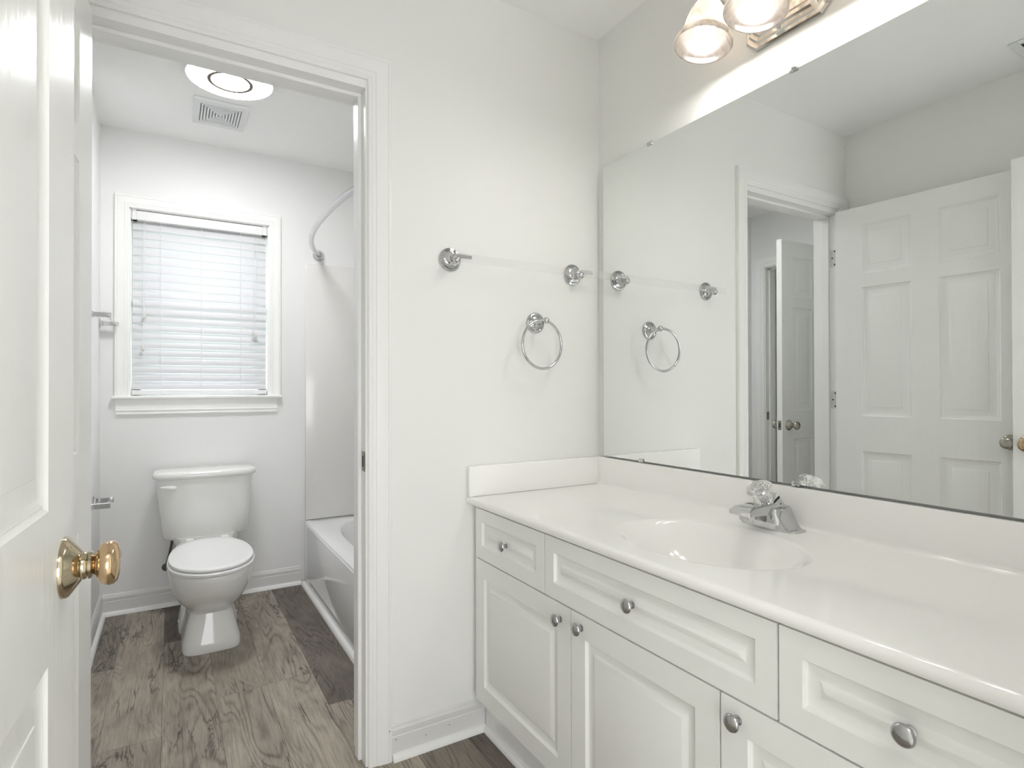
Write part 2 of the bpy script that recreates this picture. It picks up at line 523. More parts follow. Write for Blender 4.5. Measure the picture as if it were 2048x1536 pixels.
casing(b, JL - 0.006, JR + 0.006, 2.044, 0.115, 1, casprof(0.066))
struct('trim_3', b, m_trim, smooth=20)
door_frame('trim_4', EL, ER, 2.042, YR - 0.128, YR + 0.001, YR - 0.08, YR - 0.042)

# strike plate on the latch jamb and hinge leaves on the hinge jamb
b = new()
box(b, JR - 0.0015, JR + 0.001, 0.004, 0.034, 0.875, 0.935, 0.001, 1)
box(b, JR - 0.0035, JR - 0.001, -0.002, 0.008, 0.880, 0.930, 0.0012, 1)
sp = obj('strike_plate', b, m_steel, tr1)
b = new(); box(b, JR - 0.0022, JR - 0.0012, 0.011, 0.026, 0.889, 0.921)
obj('latch_hole', b, m_hole, sp)
for zc in (1.797, 1.062, 0.24):
    b = new()
    box(b, JL - 0.001, JL + 0.0022, 0.003, 0.036, zc - 0.0445, zc + 0.0445, 0.001, 1)
    lathe(b, [(0.0065, -0.045), (0.0065, 0.045)], (JL + 0.004, -0.006, zc), (0, 0, 1), 12)
    hl = obj('hinge', b, m_hinge, tr1)
    b = new()
    for dz, dy in ((-0.034, 0.012), (0, 0.024), (0.034, 0.012)):
        lathe(b, [(0.0042, 0), (0.0042, 0.0012)], (JL + 0.0018, dy, zc + dz), (1, 0, 0), 10)
    obj('screw', b, m_hole, hl)

# end-wall doorway (seen in the mirror): rotate the same frame by 90 degrees
def frame_x(name, y0, y1, zt, xa, xb):
    b = new()
    box(b, xa, xb, y0 - 0.012, y0, 0, zt); box(b, xa, xb, y1, y1 + 0.012, 0, zt); box(b, xa, xb, y0 - 0.012, y1 + 0.012, zt, zt + 0.012)
    box(b, xa + 0.03, xb - 0.04, y1 - 0.011, y1, 0, zt); box(b, xa + 0.03, xb - 0.04, y0, y0 + 0.011, 0, zt); box(b, xa + 0.03, xb - 0.04, y0, y1, zt - 0.011, zt)
    return struct(name, b, m_trim)
tr5 = frame_x('trim_5', BY0, BY1, 2.03, XE - 0.113, XE + 0.001)
b = new()
casing(b, BY0 - 0.006, BY1 + 0.006, 2.037, 0, -1, casprof(0.075))
bmesh.ops.transform(b, matrix=Matrix(((0, -1, 0, XE), (1, 0, 0, 0), (0, 0, 1, 0), (0, 0, 0, 1))), verts=b.verts[:])
struct('trim_6', b, m_trim, smooth=20)
b = new(); box(b, XE - 0.036, XE - 0.008, BY1 - 0.002, BY1 + 0.001, 0.885, 0.945, 0.001, 1)
obj('strike_plate', b, m_steel, tr5)

# baseboards and shoe mouldings
def baseb(name, p0, p1, n):
    b = new(); run(b, p0, p1, n, BASEPROF); struct(name, b, m_base, smooth=30)
def shoe(name, p0, p1, n):
    b = new(); run(b, p0, p1, n, SHOE); struct(name, b, m_trim, smooth=50)
baseb('baseboard_front', (JR + 0.076, 0, 0), (-0.492, 0, 0), (0, -1, 0))
shoe('trim_7', (JR + 0.078, 0, 0), (-0.494, 0, 0), (0, -1, 0))
baseb('baseboard_left', (XL, -0.02, 0), (XL, YR, 0), (1, 0, 0))
baseb('baseboard_back', (XL + 0.0115, D, 0), (-0.738, D, 0), (0, -1, 0))
shoe('trim_8', (XL + 0.012, D, 0), (-0.738, D, 0), (0, -1, 0))
baseb('baseboard_closet', (XL, 1.201, 0), (XL, D, 0), (1, 0, 0))
shoe('trim_9', (XL, 1.16, 0), (XL, D - 0.012, 0), (1, 0, 0))
baseb('baseboard_end', (XE, 1.20, 0), (XL - 0.001, 1.20, 0), (0, -1, 0))

# grime and nail holes low on the latch-side trim
b = new()
for (x, y, z) in ((-0.818, -0.0190, 0.095), (-0.700, -0.0117, 0.045), (-0.795, -0.0117, 0.06), (-0.62, -0.0117, 0.052)):
    lathe(b, [(0.0016, 0), (0.0016, 0.0006)], (x, y, z), (0, -1, 0), 8)
o_ = obj('nail_hole', b, m_hole); o_['kind'] = 'structure'; o_.name = 'trim_10'

# ---------------------------------------------------------------- window
win = bpy.data.objects.new('window_1', None); C.objects.link(win); win.location = (-1.234, D, WZ0); win['kind'] = 'structure'
def wpart(name, bm, m, parent=win, smooth=35):
    return obj(name, offs(bm, win.location), m, parent, smooth)
b = new()   # jamb liner
box(b, WX0, WX0 + 0.012, D, D + 0.135, WZ0, WZ1); box(b, WX1 - 0.012, WX1, D, D + 0.135, WZ0, WZ1); box(b, WX0, WX1, D, D + 0.135, WZ1 - 0.012, WZ1)
wpart('window_jamb', b, m_trim)
b = new()   # sash frames
y0, y1 = D + 0.085, D + 0.115
xa, xb, za, zb = WX0 + 0.012, WX1 - 0.012, WZ0, WZ1 - 0.012
zm = (za + zb) / 2
for q in ((xa, xa + 0.04, za, zb), (xb - 0.04, xb, za, zb), (xa, xb, za, za + 0.045), (xa, xb, zb - 0.04, zb), (xa, xb, zm - 0.018, zm + 0.018)):
    box(b, q[0], q[1], y0, y1, q[2], q[3], 0.003, 1)
sash = wpart('sash', b, m_white)
b = new(); box(b, xa + 0.03, xb - 0.03, D + 0.098, D + 0.102, za + 0.03, zb - 0.03)
obj('pane', offs(b, win.location), m_glass, sash)
b = new()   # casing, sides and head
casing(b, WX0 + 0.006, WX1 - 0.006, WZ1 - 0.008, D, -1, [(u * 0.88, d * 0.85) for u, d in CASPROF], zb=WZ0)
wpart('window_casing', b, m_trim, smooth=20)
b = new(); box(b, -1.632, -0.842, D - 0.034, D, 1.074, WZ0, 0.005, 3); box(b, WX0 + 0.001, WX1 - 0.001, D - 0.004, D + 0.10, 1.076, WZ0)
wpart('window_stool', b, m_trim)
b = new()
run(b, (-1.616, D, 0.996), (-0.866, D, 0.996), (0, -1, 0), [(0, 0), (0.012, 0), (0.013, 0.006), (0.010, 0.010), (0.013, 0.016), (0.0145, 0.022), (0.0115, 0.026), (0.0115, 0.078), (0, 0.078)])
wpart('window_apron', b, m_trim, smooth=25)

# outside the window
b = new(); box(b, -14, 12, 2.2, 26, -0.5, -0.4)
o_ = obj('ground', b, m_grass, smooth=0); o_['kind'] = 'structure'
b = new()
rnd2 = random.Random(4)
for i in range(34):
    ball(b, (-10 + i * 0.55 + rnd2.uniform(-.2, .2), 9.0 + rnd2.uniform(-.5, .5), 0.1 + rnd2.uniform(-.2, .35)), rnd2.uniform(0.55, 0.8), 14)
tag(obj('hedge', b, m_leaf), 'dark green hedge outdoors seen in slivers below the blind slats', 'hedge')

# ================================================================ BLIND
bl = thing('window_blind', 'white horizontal slat blind hanging closed in the bathroom window', 'blind', (-1.234, D + 0.03, 1.10))
BX0, BX1, BYc = WX0 + 0.016, WX1 - 0.016, D + 0.032
def bpart(name, bm, m, parent=bl, smooth=35):
    return obj(name, offs(bm, bl.location), m, parent, smooth)
b = new(); box(b, BX0, BX1, BYc - 0.026, BYc + 0.026, 1.989, 2.037, 0.003, 1)
hr = bpart('headrail', b, m_white)
for x in (BX0 - 0.003, BX1 - 0.022):
    b = new()
    box(b, x, x + 0.025, BYc - 0.030, BYc + 0.029, 2.034, 2.039); box(b, x, x + 0.025, BYc - 0.030, BYc + 0.029, 1.989, 1.993)
    box(b, x, x + 0.0025, BYc - 0.030, BYc + 0.029, 1.989, 2.039); box(b, x + 0.0225, x + 0.025, BYc - 0.030, BYc + 0.029, 1.989, 2.039)
    obj('bracket', offs(b, bl.location), m_vent, hr)
NS = 20
zt_, zb_ = 1.966, 1.147
pitch = (zt_ - zb_) / (NS - 1)
ang = R(66)
slat_mesh = None
for i in range(NS):
    z = zb_ + i * pitch
    if slat_mesh is None:
        b = new()
        rings = []
        for x in (BX0 + 0.002, BX1 - 0.002):
            r = []
            for s, k in [(s, 1) for s in range(-4, 5)] + [(s, -1) for s in range(4, -5, -1)]:
                u = s / 4 * 0.0262
                cv = 0.0032 * (1 - (s / 4) ** 2) + k * 0.0011
                # u along the slat width: negative = room side edge (down), curvature bulges to the room
                y = u * math.cos(ang) - cv * math.sin(ang)
                zz = u * math.sin(ang) + cv * math.cos(ang)
                r.append(Vector((x + 1.234, y, zz)))
            rings.append(r)
        loft(b, rings)
        o_ = obj('slat', b, m_slat, bl, 40)
        slat_mesh = o_.data
    else:
        o_ = bpy.data.objects.new('slat', slat_mesh); C.objects.link(o_); o_.parent = bl
    o_.location = (0, BYc - bl.location.y, z - bl.location.z)
b = new(); box(b, BX0, BX1, BYc - 0.026, BYc + 0.022, 1.0945, 1.119, 0.004, 2)
bpart('bottom_rail', b, m_white)
for x in (-1.425, -1.240, -1.052):
    b = new(); tube(b, [(x, BYc - 0.0265, 2.0), (x, BYc - 0.0265, 1.10)], 0.0011, 6)
    for zz in (1.1,): ball(b, (x, BYc - 0.0275, 1.097), 0.0042, 10)
    tube(b, [(x, BYc + 0.024, 2.0), (x, BYc + 0.024, 1.10)], 0.0009, 6)
    bpart('ladder_cord', b, m_cord)
for x, z in ((-1.497, 1.50), (-1.503, 1.335), (-0.990, 1.435), (-0.976, 1.424)):
    b = new(); tube(b, [(x + 0.004, BYc - 0.030, 1.995), (x, BYc - 0.031, z)], 0.0009, 6)
    c_ = bpart('pull_cord', b, m_cord)
    b = new(); lathe(b, [(0.001, 0.014), (0.004, 0.012), (0.0068, 0.002), (0.0075, -0.008), (0.006, -0.016), (0.003, -0.019)], (x, BYc - 0.031, z), (0, 0, 1), 12)
    obj('tassel', offs(b, bl.location), m_tassel, c_)

# ================================================================ DOORS
def six(a, bq, c, d):
    out = []
    for z0, z1 in ((0.235, 0.803), (0.975, 1.605), (1.672, 1.913)):
        out += [(a, bq, z0, z1), (c, d, z0, z1)]
    return out
def knob(parent, m_rose, m_knob, m_stem, org, out, rr=0.034, kr=0.026, reach=0.060, seg=36):
    o = Vector(org)
    b = new(); lathe(b, [(rr, 0), (rr, 0.003), (rr * 0.95, 0.006), (rr * 0.55, 0.0165), (rr * 0.45, 0.019)], o, out, seg)
    rs = obj('rose', b, m_rose, parent)
    b = new(); lathe(b, [(rr * .45, 0.018), (rr * .46, 0.021), (rr * .42, 0.024), (rr * .46, 0.026), (rr * .42, 0.029), (0.0105, 0.030), (0.0105, reach - 0.016)], o, out, seg)
    obj('shank', b, m_stem, rs)
    b = new()
    k = kr
    lathe(b, [(0.0095, reach - 0.022), (0.0105, reach - 0.018), (0.014, reach - 0.0145), (k * 0.80, reach - 0.0115), (k * .96, reach - 0.006), (k, reach - 0.001), (k * .97, reach + 0.004), (k * 0.84, reach + 0.0078), (k * 0.5, reach + 0.0105), (0.0002, reach + 0.0115)], o, out, seg)
    obj('door_knob', b, m_knob, parent)

# toilet room door: standing open, hinge edge at (-1.54,-0.026)
d1 = thing('door_1', 'white six-panel door swung open against the left wall, hinged beside the toilet doorway', 'door', (-1.539, -0.026, 0.008), kind='structure')
phi = math.atan2(0.08, 1.0)
dirv = Vector((-math.sin(phi), -math.cos(phi), 0))       # from hinge to free edge
# local x = along the leaf, local -y = visible face (+x world)
ex = dirv
ey = Vector((-math.cos(phi), math.sin(phi), 0))          # into the door thickness (away from viewer side)
d1.matrix_world = Matrix(((ex.x, ey.x, 0, -1.539), (ex.y, ey.y, 0, -0.026), (0, 0, 1, 0.010), (0, 0, 0, 1)))
b = new(); panelled(b, 0.765, 2.004, 0.035, six(0.122, 0.340, 0.450, 0.669), DOORPROF)
obj('leaf', b, m_door, d1, 25)
knob(d1, m_nickel, m_nickel, m_nickel, (0.700, 0, 0.888), (0, -1, 0), rr=0.032, kr=0.025, reach=0.052)

# entry door, free edge at (-1.488,-0.766)
d2 = thing('door_2', 'white six-panel entry door in the left foreground with a brass knob', 'door', (-1.535, YR, 0.008), kind='structure')
th = R(3.3)
fe = Vector((-1.488, -0.766, 0))
dv = Vector((math.sin(th), math.cos(th), 0))             # hinge -> free edge
Wd2 = 0.805
ey = Vector((-math.cos(th), math.sin(th), 0))
# local x runs from the hinge to the free edge; mirrored handedness is avoided by using local x = free -> hinge
ex = -dv
d2.matrix_world = Matrix(((ex.x, ey.x, 0, fe.x), (ex.y, ey.y, 0, fe.y), (0, 0, 1, 0.010), (0, 0, 0, 1)))
b = new(); panelled(b, Wd2, 2.012, 0.035, six(0.128, 0.352, 0.453, 0.677), DOORPROF)
obj('leaf', b, m_door, d2, 25)
knob(d2, m_brass, m_brassknob, m_brass, (0.053, 0, 0.893), (0, -1, 0), rr=0.037, kr=0.0275, reach=0.047)
knob(d2, m_nickel, m_nickel, m_nickel, (0.053, 0.035, 0.893), (0, 1, 0), rr=0.030, kr=0.022, reach=0.042)

# third door, standing open in the far end of the toilet room (seen in the mirror)
d3 = thing('door_3', 'white six-panel door standing open inside the toilet room, seen only in the mirror', 'door', (XE, BY0, 0.008), kind='structure')
ex = Vector((1, 0.02, 0)).normalized(); ey = Vector((-ex.y, ex.x, 0))
d3.matrix_world = Matrix(((ex.x, ey.x, 0, XE + 0.006), (ex.y, ey.y, 0, BY0 + 0.012), (0, 0, 1, 0.010), (0, 0, 0, 1)))
b = new(); panelled(b, 0.690, 2.012, 0.036, six(0.105, 0.295, 0.395, 0.585), DOORPROF)
lf = obj('leaf', b, m_door, d3, 25)
knob(d3, m_nickel, m_nickel, m_nickel, (0.630, 0, 0.888), (0, -1, 0), rr=0.032, kr=0.026, reach=0.056)
knob(d3, m_nickel, m_nickel, m_nickel, (0.630, 0.036, 0.888), (0, 1, 0), rr=0.032, kr=0.026, reach=0.056)
b = new(); box(b, 0.6895, 0.6915, 0.006, 0.030, 0.86, 0.917, 0.0008, 1)
lp_ = obj('latch_plate', b, m_nickel, d3)
b = new(); box(b, 0.691, 0.6925, 0.012, 0.024, 0.876, 0.902)
obj('latch_bolt', b, m_hole, lp_)

# ================================================================ VANITY
XF = -0.542
vc = thing('vanity_cabinet', 'long white bathroom base cabinet with raised-panel doors and drawers under the countertop', 'cabinet', (-0.27, -0.79, 0))
def vpart(name, bm, m, parent=vc, smooth=35):
    return obj(name, offs(bm, vc.location), m, parent, smooth)
b = new()
box(b, -0.522, -0.503, YR + 0.002, -0.001, 0.118, 0.744)
box(b, -0.503, -0.004, YR + 0.002, YR + 0.018, 0.118, 0.744); box(b, -0.503, -0.004, -0.017, -0.001, 0.118, 0.744); box(b, -0.503, -0.004, YR + 0.018, -0.017, 0.118, 0.134)
vpart('carcass', b, m_cab, smooth=0)
b = new(); box(b, -0.490, -0.46, YR + 0.002, -0.001, 0.0, 0.118)
vpart('toe_kick', b, m_trim, smooth=0)
def front(name, y0, y1, z0, z1, st, ky, kz):
    """front panel on the cabinet face; y0 > y1 (y0 nearer the far wall)"""
    Wd, Hh = y0 - y1, z1 - z0
    b = new()
    panelled(b, Wd, Hh, 0.019, [(st, Wd - st, st, Hh - st)], [(i, d * 1.75) for i, d in CABPROF])
    # soften the outer front edge
    es = [e for e in b.edges if all(abs(v.co.y) < 1e-6 for v in e.verts) and (all(v.co.x < 1e-6 for v in e.verts) or all(v.co.x > Wd - 1e-6 for v in e.verts) or all(v.co.z < 1e-6 for v in e.verts) or all(v.co.z > Hh - 1e-6 for v in e.verts))]
    bmesh.ops.bevel(b, geom=es, offset=0.004, segments=2, profile=0.5, affect='EDGES')
    # local x -> world -y, local -y -> world -x
    bmesh.ops.transform(b, matrix=Matrix(((0, 1, 0, XF), (-1, 0, 0, y0), (0, 0, 1, z0), (0, 0, 0, 1))), verts=b.verts[:])
    fr = vpart(name, b, m_cab, smooth=25)
    if ky is not None:
        b = new()
        lathe(b, [(0.0085, 0), (0.0085, 0.002), (0.0055, 0.004), (0.0048, 0.010), (0.006, 0.013), (0.0145, 0.016), (0.0158, 0.018), (0.0150, 0.0205), (0.0125, 0.0225), (0.007, 0.0245), (0.0002, 0.0255)], (XF, ky, kz), (-1, 0, 0), 28)
        obj('knob', offs(b, vc.location), m_satin, fr)
front('drawer_front', -0.046, -0.444, 0.585, 0.741, 0.040, -0.242, 0.663)
front('false_drawer_front', -0.449, -1.129, 0.585, 0.741, 0.040, -0.785, 0.663)
front('drawer_front', -1.134, -1.532, 0.585, 0.741, 0.040, -1.328, 0.667)
front('door', -0.046, -0.560, 0.132, 0.581, 0.055, -0.518, 0.543)
front('door', -0.565, -1.013, 0.132, 0.581, 0.055, -0.606, 0.551)
front('door', -1.018, -1.532, 0.132, 0.581, 0.055, -1.054, 0.549)
b = new(); run(b, (-0.4785, -0.012, 0), (-0.4785, YR + 0.03, 0), (-1, 0, 0), SHOE)
struct('trim_11', b, m_trim, smooth=50)

# countertop with integral oval basin
ct = thing('countertop', 'glossy off-white cultured marble vanity top with an integral oval sink', 'countertop', (-0.28, -0.79, 0.745))
def cpart(name, bm, m, parent=ct, smooth=35): return obj(name, offs(bm, ct.location), m, parent, smooth)
ZC, CX0 = 0.770, -0.554
SX, SY, SA, SB = -0.318, -0.790, 0.170, 0.232
N_ = 96
b = new()
def sink_ring(k, z, kx=None):
    return [Vector((SX + SA * k * math.cos(2 * PI * i / N_), SY + SB * k * math.sin(2 * PI * i / N_), z)) for i in range(N_)]
xa, xb, ya, yb = CX0 + 0.012, -0.0005, YR + 0.001, -0.0005
def rect_ring(z, m=0.0):
    out = []
    for i in range(N_):
        c, s = math.cos(2 * PI * i / N_) * SA, math.sin(2 * PI * i / N_) * SB
        ts = []
        if c > 1e-9: ts.append((xb - SX) / c)
        if c < -1e-9: ts.append((xa - m - SX) / c)
        if s > 1e-9: ts.append((yb - SY) / s)
        if s < -1e-9: ts.append((ya - SY) / s)
        t = min(ts)
        out.append(Vector((SX + c * t, SY + s * t, z)))
    # snap nearest points to the corners
    for cx_, cy_ in ((xa - m, ya), (xa - m, yb), (xb, ya), (xb, yb)):
        j = min(range(N_), key=lambda i: (out[i].x - cx_) ** 2 + (out[i].y - cy_) ** 2)
        out[j] = Vector((cx_, cy_, z))
    return out
rings = [rect_ring(ZC)]
for k, z in ((1.045, ZC), (1.02, ZC - 0.0004), (1.0, ZC - 0.0018), (0.98, ZC - 0.0045), (0.95, ZC - 0.0105), (0.90, ZC - 0.0235), (0.82, ZC - 0.045), (0.70, ZC - 0.072), (0.54, ZC - 0.097), (0.34, ZC - 0.115), (0.12, ZC - 0.1235)):
    rings.append(sink_ring(k, z))
loft(b, rings, False, True)
# front edge roll and underside
prof = [(xa, ZC), (CX0 + 0.006, ZC - 0.0012), (CX0 + 0.002, ZC - 0.004), (CX0, ZC - 0.009), (CX0, ZC - 0.018), (CX0 + 0.004, ZC - 0.0225), (CX0 + 0.010, ZC - 0.0235), (CX0 + 0.05, ZC - 0.0235)]
pv = [[b.verts.new((x, y, z)) for x, z in prof] for y in (yb, ya)]
for i in range(len(prof) - 1):
    b.faces.new((pv[0][i], pv[0][i + 1], pv[1][i + 1], pv[1][i]))
b.faces.new(pv[0] + [b.verts.new((CX0 + 0.05, yb, ZC))])
cpart('top', b, m_marble, smooth=50)
b = new()
run(b, (0, -0.001, ZC), (0, YR + 0.001, ZC), (-1, 0, 0), [(0.0005, 0), (0.036, 0.0), (0.029, 0.0022), (0.0245, 0.007), (0.0225, 0.014), (0.0215, 0.094), (0.0195, 0.0985), (0.016, 0.0995), (0.0005, 0.0995)])
cpart('backsplash', b, m_marble, smooth=50)
b = new(); box(b, CX0 + 0.001, -0.0225, -0.0215, -0.0005, ZC + 0.0005, ZC + 0.0995, 0.0025, 2)
cpart('side_splash', b, m_marble)
b = new(); lathe(b, [(0.024, 0), (0.024, 0.003), (0.019, 0.004), (0.017, 0.001), (0.0002, 0.0015)], (SX, SY, ZC - 0.1255), (0, 0, 1), 24)
cpart('drain', b, m_chrome)

# faucet
fc = thing('faucet', 'chrome single-knob basin faucet with swooping base and clear fluted handle', 'faucet', (-0.075, -0.788, ZC))
def fpart(name, bm, m, parent=fc, smooth=40): return obj(name, offs(bm, fc.location), m, parent, smooth)
FX, FY = -0.075, -0.788
b = new()
st = []
for i in range(-20, 21):
    t = i / 20
    y = t * 0.080
    a = abs(t)
    h = 0.056 if a < 0.36 else 0.006 + 0.050 * (0.5 + 0.5 * math.cos(PI * min(1, (a - 0.36) / 0.46))) ** 1.35
    w = 0.033 - 0.011 * a ** 3
    fwd = 0.008 * max(0.0, 1 - (a / 0.62) ** 4)
    if a > 0.9: w *= 1 - (a - 0.9) * 1.5
    inx = 0.004 * (1 - a)
    st.append([Vector((FX - w - fwd, FY + y, ZC)), Vector((FX - w - fwd, FY + y, ZC + h * 0.82)), Vector((FX - w - fwd + 0.005, FY + y, ZC + h)), Vector((FX + w - 0.006, FY + y, ZC + h)), Vector((FX + w, FY + y, ZC + h * 0.8)), Vector((FX + w, FY + y, ZC))])
loft(b, st)
fpart('body', b, m_chrome)
b = new()   # spout: flat box flaring a little at the tip
sr = []
for x, hw, z0, z1 in ((-0.070, 0.027, 0.036, 0.064), (-0.100, 0.027, 0.039, 0.065), (-0.150, 0.026, 0.041, 0.064), (-0.186, 0.027, 0.043, 0.062), (-0.200, 0.031, 0.043, 0.055)):
    sr.append([Vector((x, FY - hw, ZC + z0)), Vector((x, FY - hw, ZC + z1 - 0.003)), Vector((x, FY - hw + 0.003, ZC + z1)), Vector((x, FY + hw - 0.003, ZC + z1)), Vector((x, FY + hw, ZC + z1 - 0.003)), Vector((x, FY + hw, ZC + z0))])
loft(b, sr)
fpart('spout', b, m_chrome)
b = new(); lathe(b, [(0.010, 0), (0.010, 0.014), (0.008, 0.015)], (-0.186, FY, ZC + 0.046), (0, 0, -1), 18)
fpart('aerator', b, m_chrome)
b = new(); lathe(b, [(0.007, 0), (0.0065, 0.0012), (0.0002, 0.0016)], (FX - 0.0412, FY - 0.006, ZC + 0.026), (-1, 0, 0), 14)
fpart('overflow_stud', b, m_steel)
b = new()   # little peaked fin behind the handle
loft(b, [[Vector((-0.105, FY + s, ZC + 0.060)), Vector((-0.062, FY + s * 1.2, ZC + 0.058)), Vector((-0.074, FY + s * 0.6, ZC + 0.088))] for s in (-0.022, 0.022)])
fpart('fin', b, m_chrome)
kax = Vector((-0.50, 0, 0.86)).normalized()
kb = Vector((-0.104, FY, ZC + 0.062))
b = new(); lathe(b, [(0.017, 0), (0.017, 0.005), (0.012, 0.007), (0.0105, 0.012), (0.0100, 0.036), (0.0003, 0.038)], kb - kax * 0.004, kax, 24)
hs = fpart('handle_stem', b, m_chrome)
b = new()
a_, u_, v_ = frame(kax)
rr_ = []
SEG = 144
for r, h, fl in ((0.0125, 0.007, 0), (0.0190, 0.006, .05), (0.0205, 0.010, .075), (0.0208, 0.026, .075), (0.0220, 0.033, .05), (0.0285, 0.039, .01), (0.0325, 0.0440, 0), (0.0325, 0.048, 0), (0.0290, 0.052, 0), (0.0220, 0.0510, 0), (0.012, 0.0530, 0), (0.002, 0.0535, 0), (0.002, 0.0400, 0), (0.0120, 0.0385, 0), (0.0122, 0.0080, 0)):
    rr_.append([kb + a_ * h + (u_ * math.cos(2 * PI * i / SEG) + v_ * math.sin(2 * PI * i / SEG)) * r * (1 + fl * math.cos(18 * 2 * PI * i / SEG)) for i in range(SEG)])
loft(b, rr_, close=True)
fpart('handle', b, m_crystal, smooth=50)['label'] = 'clear fluted acrylic knob'

# ================================================================ MIRROR
XM = -0.017
mr = thing('wall_mirror', 'large frameless wall mirror above the vanity backsplash', 'mirror', (XM, -0.79, 0.874))
b = new(); box(b, XM, -0.001, -1.530, -0.046, 0.876, 1.937, mi=1)
b.faces.ensure_lookup_table()
ff = [f for f in b.faces if all(abs(v.co.x - XM) < 1e-6 for v in f.verts)][0]
bmesh.ops.inset_individual(b, faces=[ff], thickness=0.0022)     # dark unsilvered rim of the glass
ff.material_index = 0
obj('glass', offs(b, mr.location), [m_mirror, m_edge], mr, 0)
for y, z, s in ((-0.290, 1.937, 1), (-0.815, 1.937, 1), (-1.34, 1.937, 1), (-0.246, 0.876, -1), (-0.816, 0.876, -1), (-1.34, 0.876, -1)):
    b = new()
    z0, z1 = (z - 0.006, z + 0.007) if s > 0 else (z - 0.005, z + 0.008)
    box(b, XM - 0.004, XM - 0.0003, y - 0.011, y + 0.011, z0, z1, 0.0015, 2)
    if s > 0: box(b, XM - 0.002, -0.001, y - 0.011, y + 0.011, z + 0.001, z + 0.007, 0.0015, 1)
    obj('mirror_clip', offs(b, mr.location), m_chrome, mr)

# ================================================================ VANITY LIGHT
vl = thing('vanity_light', 'three-lamp wall light with bell-shaped alabaster shades above the mirror', 'wall light', (0, -0.79, 2.11))
def lpart(name, bm, m, parent=vl, smooth=35): return obj(name, offs(bm, vl.location), m, parent, smooth)
b = new()
def octo(x, hy, hz, c):
    yc, zc = -0.79, 2.112
    return [Vector((x, yc + a, zc + d)) for a, d in ((-hy + c, -hz), (hy - c, -hz), (hy - c * .45, -hz + c * .5), (hy, -hz + c), (hy, hz - c), (hy - c * .45, hz - c * .5), (hy - c, hz), (-hy + c, hz), (-hy + c * .45, hz - c * .5), (-hy, hz - c), (-hy, -hz + c), (-hy + c * .45, -hz + c * .5))]
loft(b, [octo(-0.0005, 0.125, 0.066, 0.030), octo(-0.008, 0.125, 0.066, 0.030), octo(-0.012, 0.120, 0.061, 0.029), octo(-0.013, 0.112, 0.053, 0.028), octo(-0.018, 0.108, 0.049, 0.027), octo(-0.020, 0.100, 0.041, 0.024), octo(-0.025, 0.096, 0.036, 0.022), octo(-0.027, 0.088, 0.028, 0.018), octo(-0.030, 0.084, 0.024, 0.016)])
lpart('backplate', b, m_brushed, smooth=15)
for y in (-0.622, -0.790, -0.958):
    tilt = Vector((-0.18, 0, -1)).normalized()
    neck = Vector((-0.112, y, 2.185))
    b = new()
    yb_ = -0.79 + (y + 0.79) * 0.45
    tube(b, [(-0.028, yb_, 2.112), (-0.060, yb_ + (y - yb_) * .35, 2.135), (-0.085, yb_ + (y - yb_) * .8, 2.185), (-0.100, y, 2.218), (-0.107, y, 2.214), (-0.110, y, 2.196)], 0.0065, 12)
    lathe(b, [(0.012, -0.028), (0.024, -0.022), (0.034, -0.004), (0.0355, 0.004), (0.033, 0.006), (0.033, 0.000)], neck, tilt, 28)
    ar = lpart('arm', b, m_brushed)
    b = new()
    P = [(0.030, 0.000), (0.037, 0.010), (0.046, 0.028), (0.053, 0.050), (0.057, 0.072), (0.060, 0.086), (0.066, 0.098), (0.075, 0.110), (0.0785, 0.118), (0.0785, 0.124), (0.076, 0.127)]
    Q = [(r - 0.004, h + 0.0008) for r, h in reversed(P[:-1])]
    lathe(b, P + Q, neck, tilt, 48, False, False)
    lpart('lamp_shade', b, m_shade, ar, 60)
    b = new()
    bc = neck + tilt * 0.098
    lathe(b, [(0.013, -0.090), (0.0135, -0.052), (0.017, -0.042), (0.026, -0.026), (0.0325, -0.010), (0.0345, 0.002), (0.0325, 0.014), (0.026, 0.025), (0.015, 0.032), (0.0003, 0.0345)], bc, tilt, 28)
    lpart('bulb', b, m_bulb, ar, 60)['label'] = 'lit frosted bulb'

# ================================================================ TOWEL BAR AND RING
def rosette(bm, org, out, r=0.0385):
    lathe(bm, [(r, 0), (r, 0.003), (r * .96, 0.006), (r * .80, 0.007), (r * .77, 0.005), (r * .70, 0.0085), (r * .52, 0.0095), (r * .36, 0.013), (r * .25, 0.020), (r * .21, 0.030), (r * .25, 0.042), (r * .30, 0.046)], org, out, 40)
tb = thing('towel_bar', 'clear acrylic towel bar on two round chrome mounts above the towel ring', 'towel bar', (-0.35, 0, 1.537))
def tpart(name, bm, m, parent=tb, smooth=40): return obj(name, offs(bm, tb.location), m, parent, smooth)
for x in (-0.612, -0.127):
    b = new(); rosette(b, (x, -0.0005, 1.537), (0, -1, 0))
    ball(b, (x + 0.002, -0.050, 1.528), 0.0135, 20)
    mt = tpart('mount', b, m_chrome)
    b = new(); box(b, x + 0.006, x + 0.052, -0.0575, -0.0535, 1.5335, 1.5455, 0.001, 1); box(b, x - 0.002, x + 0.010, -0.058, -0.046, 1.528, 1.5455, 0.001, 1)
    tpart('clip', b, m_chrome, mt)
b = new(); box(b, -0.666, -0.0185, -0.0650, -0.0585, 1.5215, 1.547, 0.001, 1)
tpart('bar', b, m_acrylic)['label'] = 'clear flat acrylic bar'

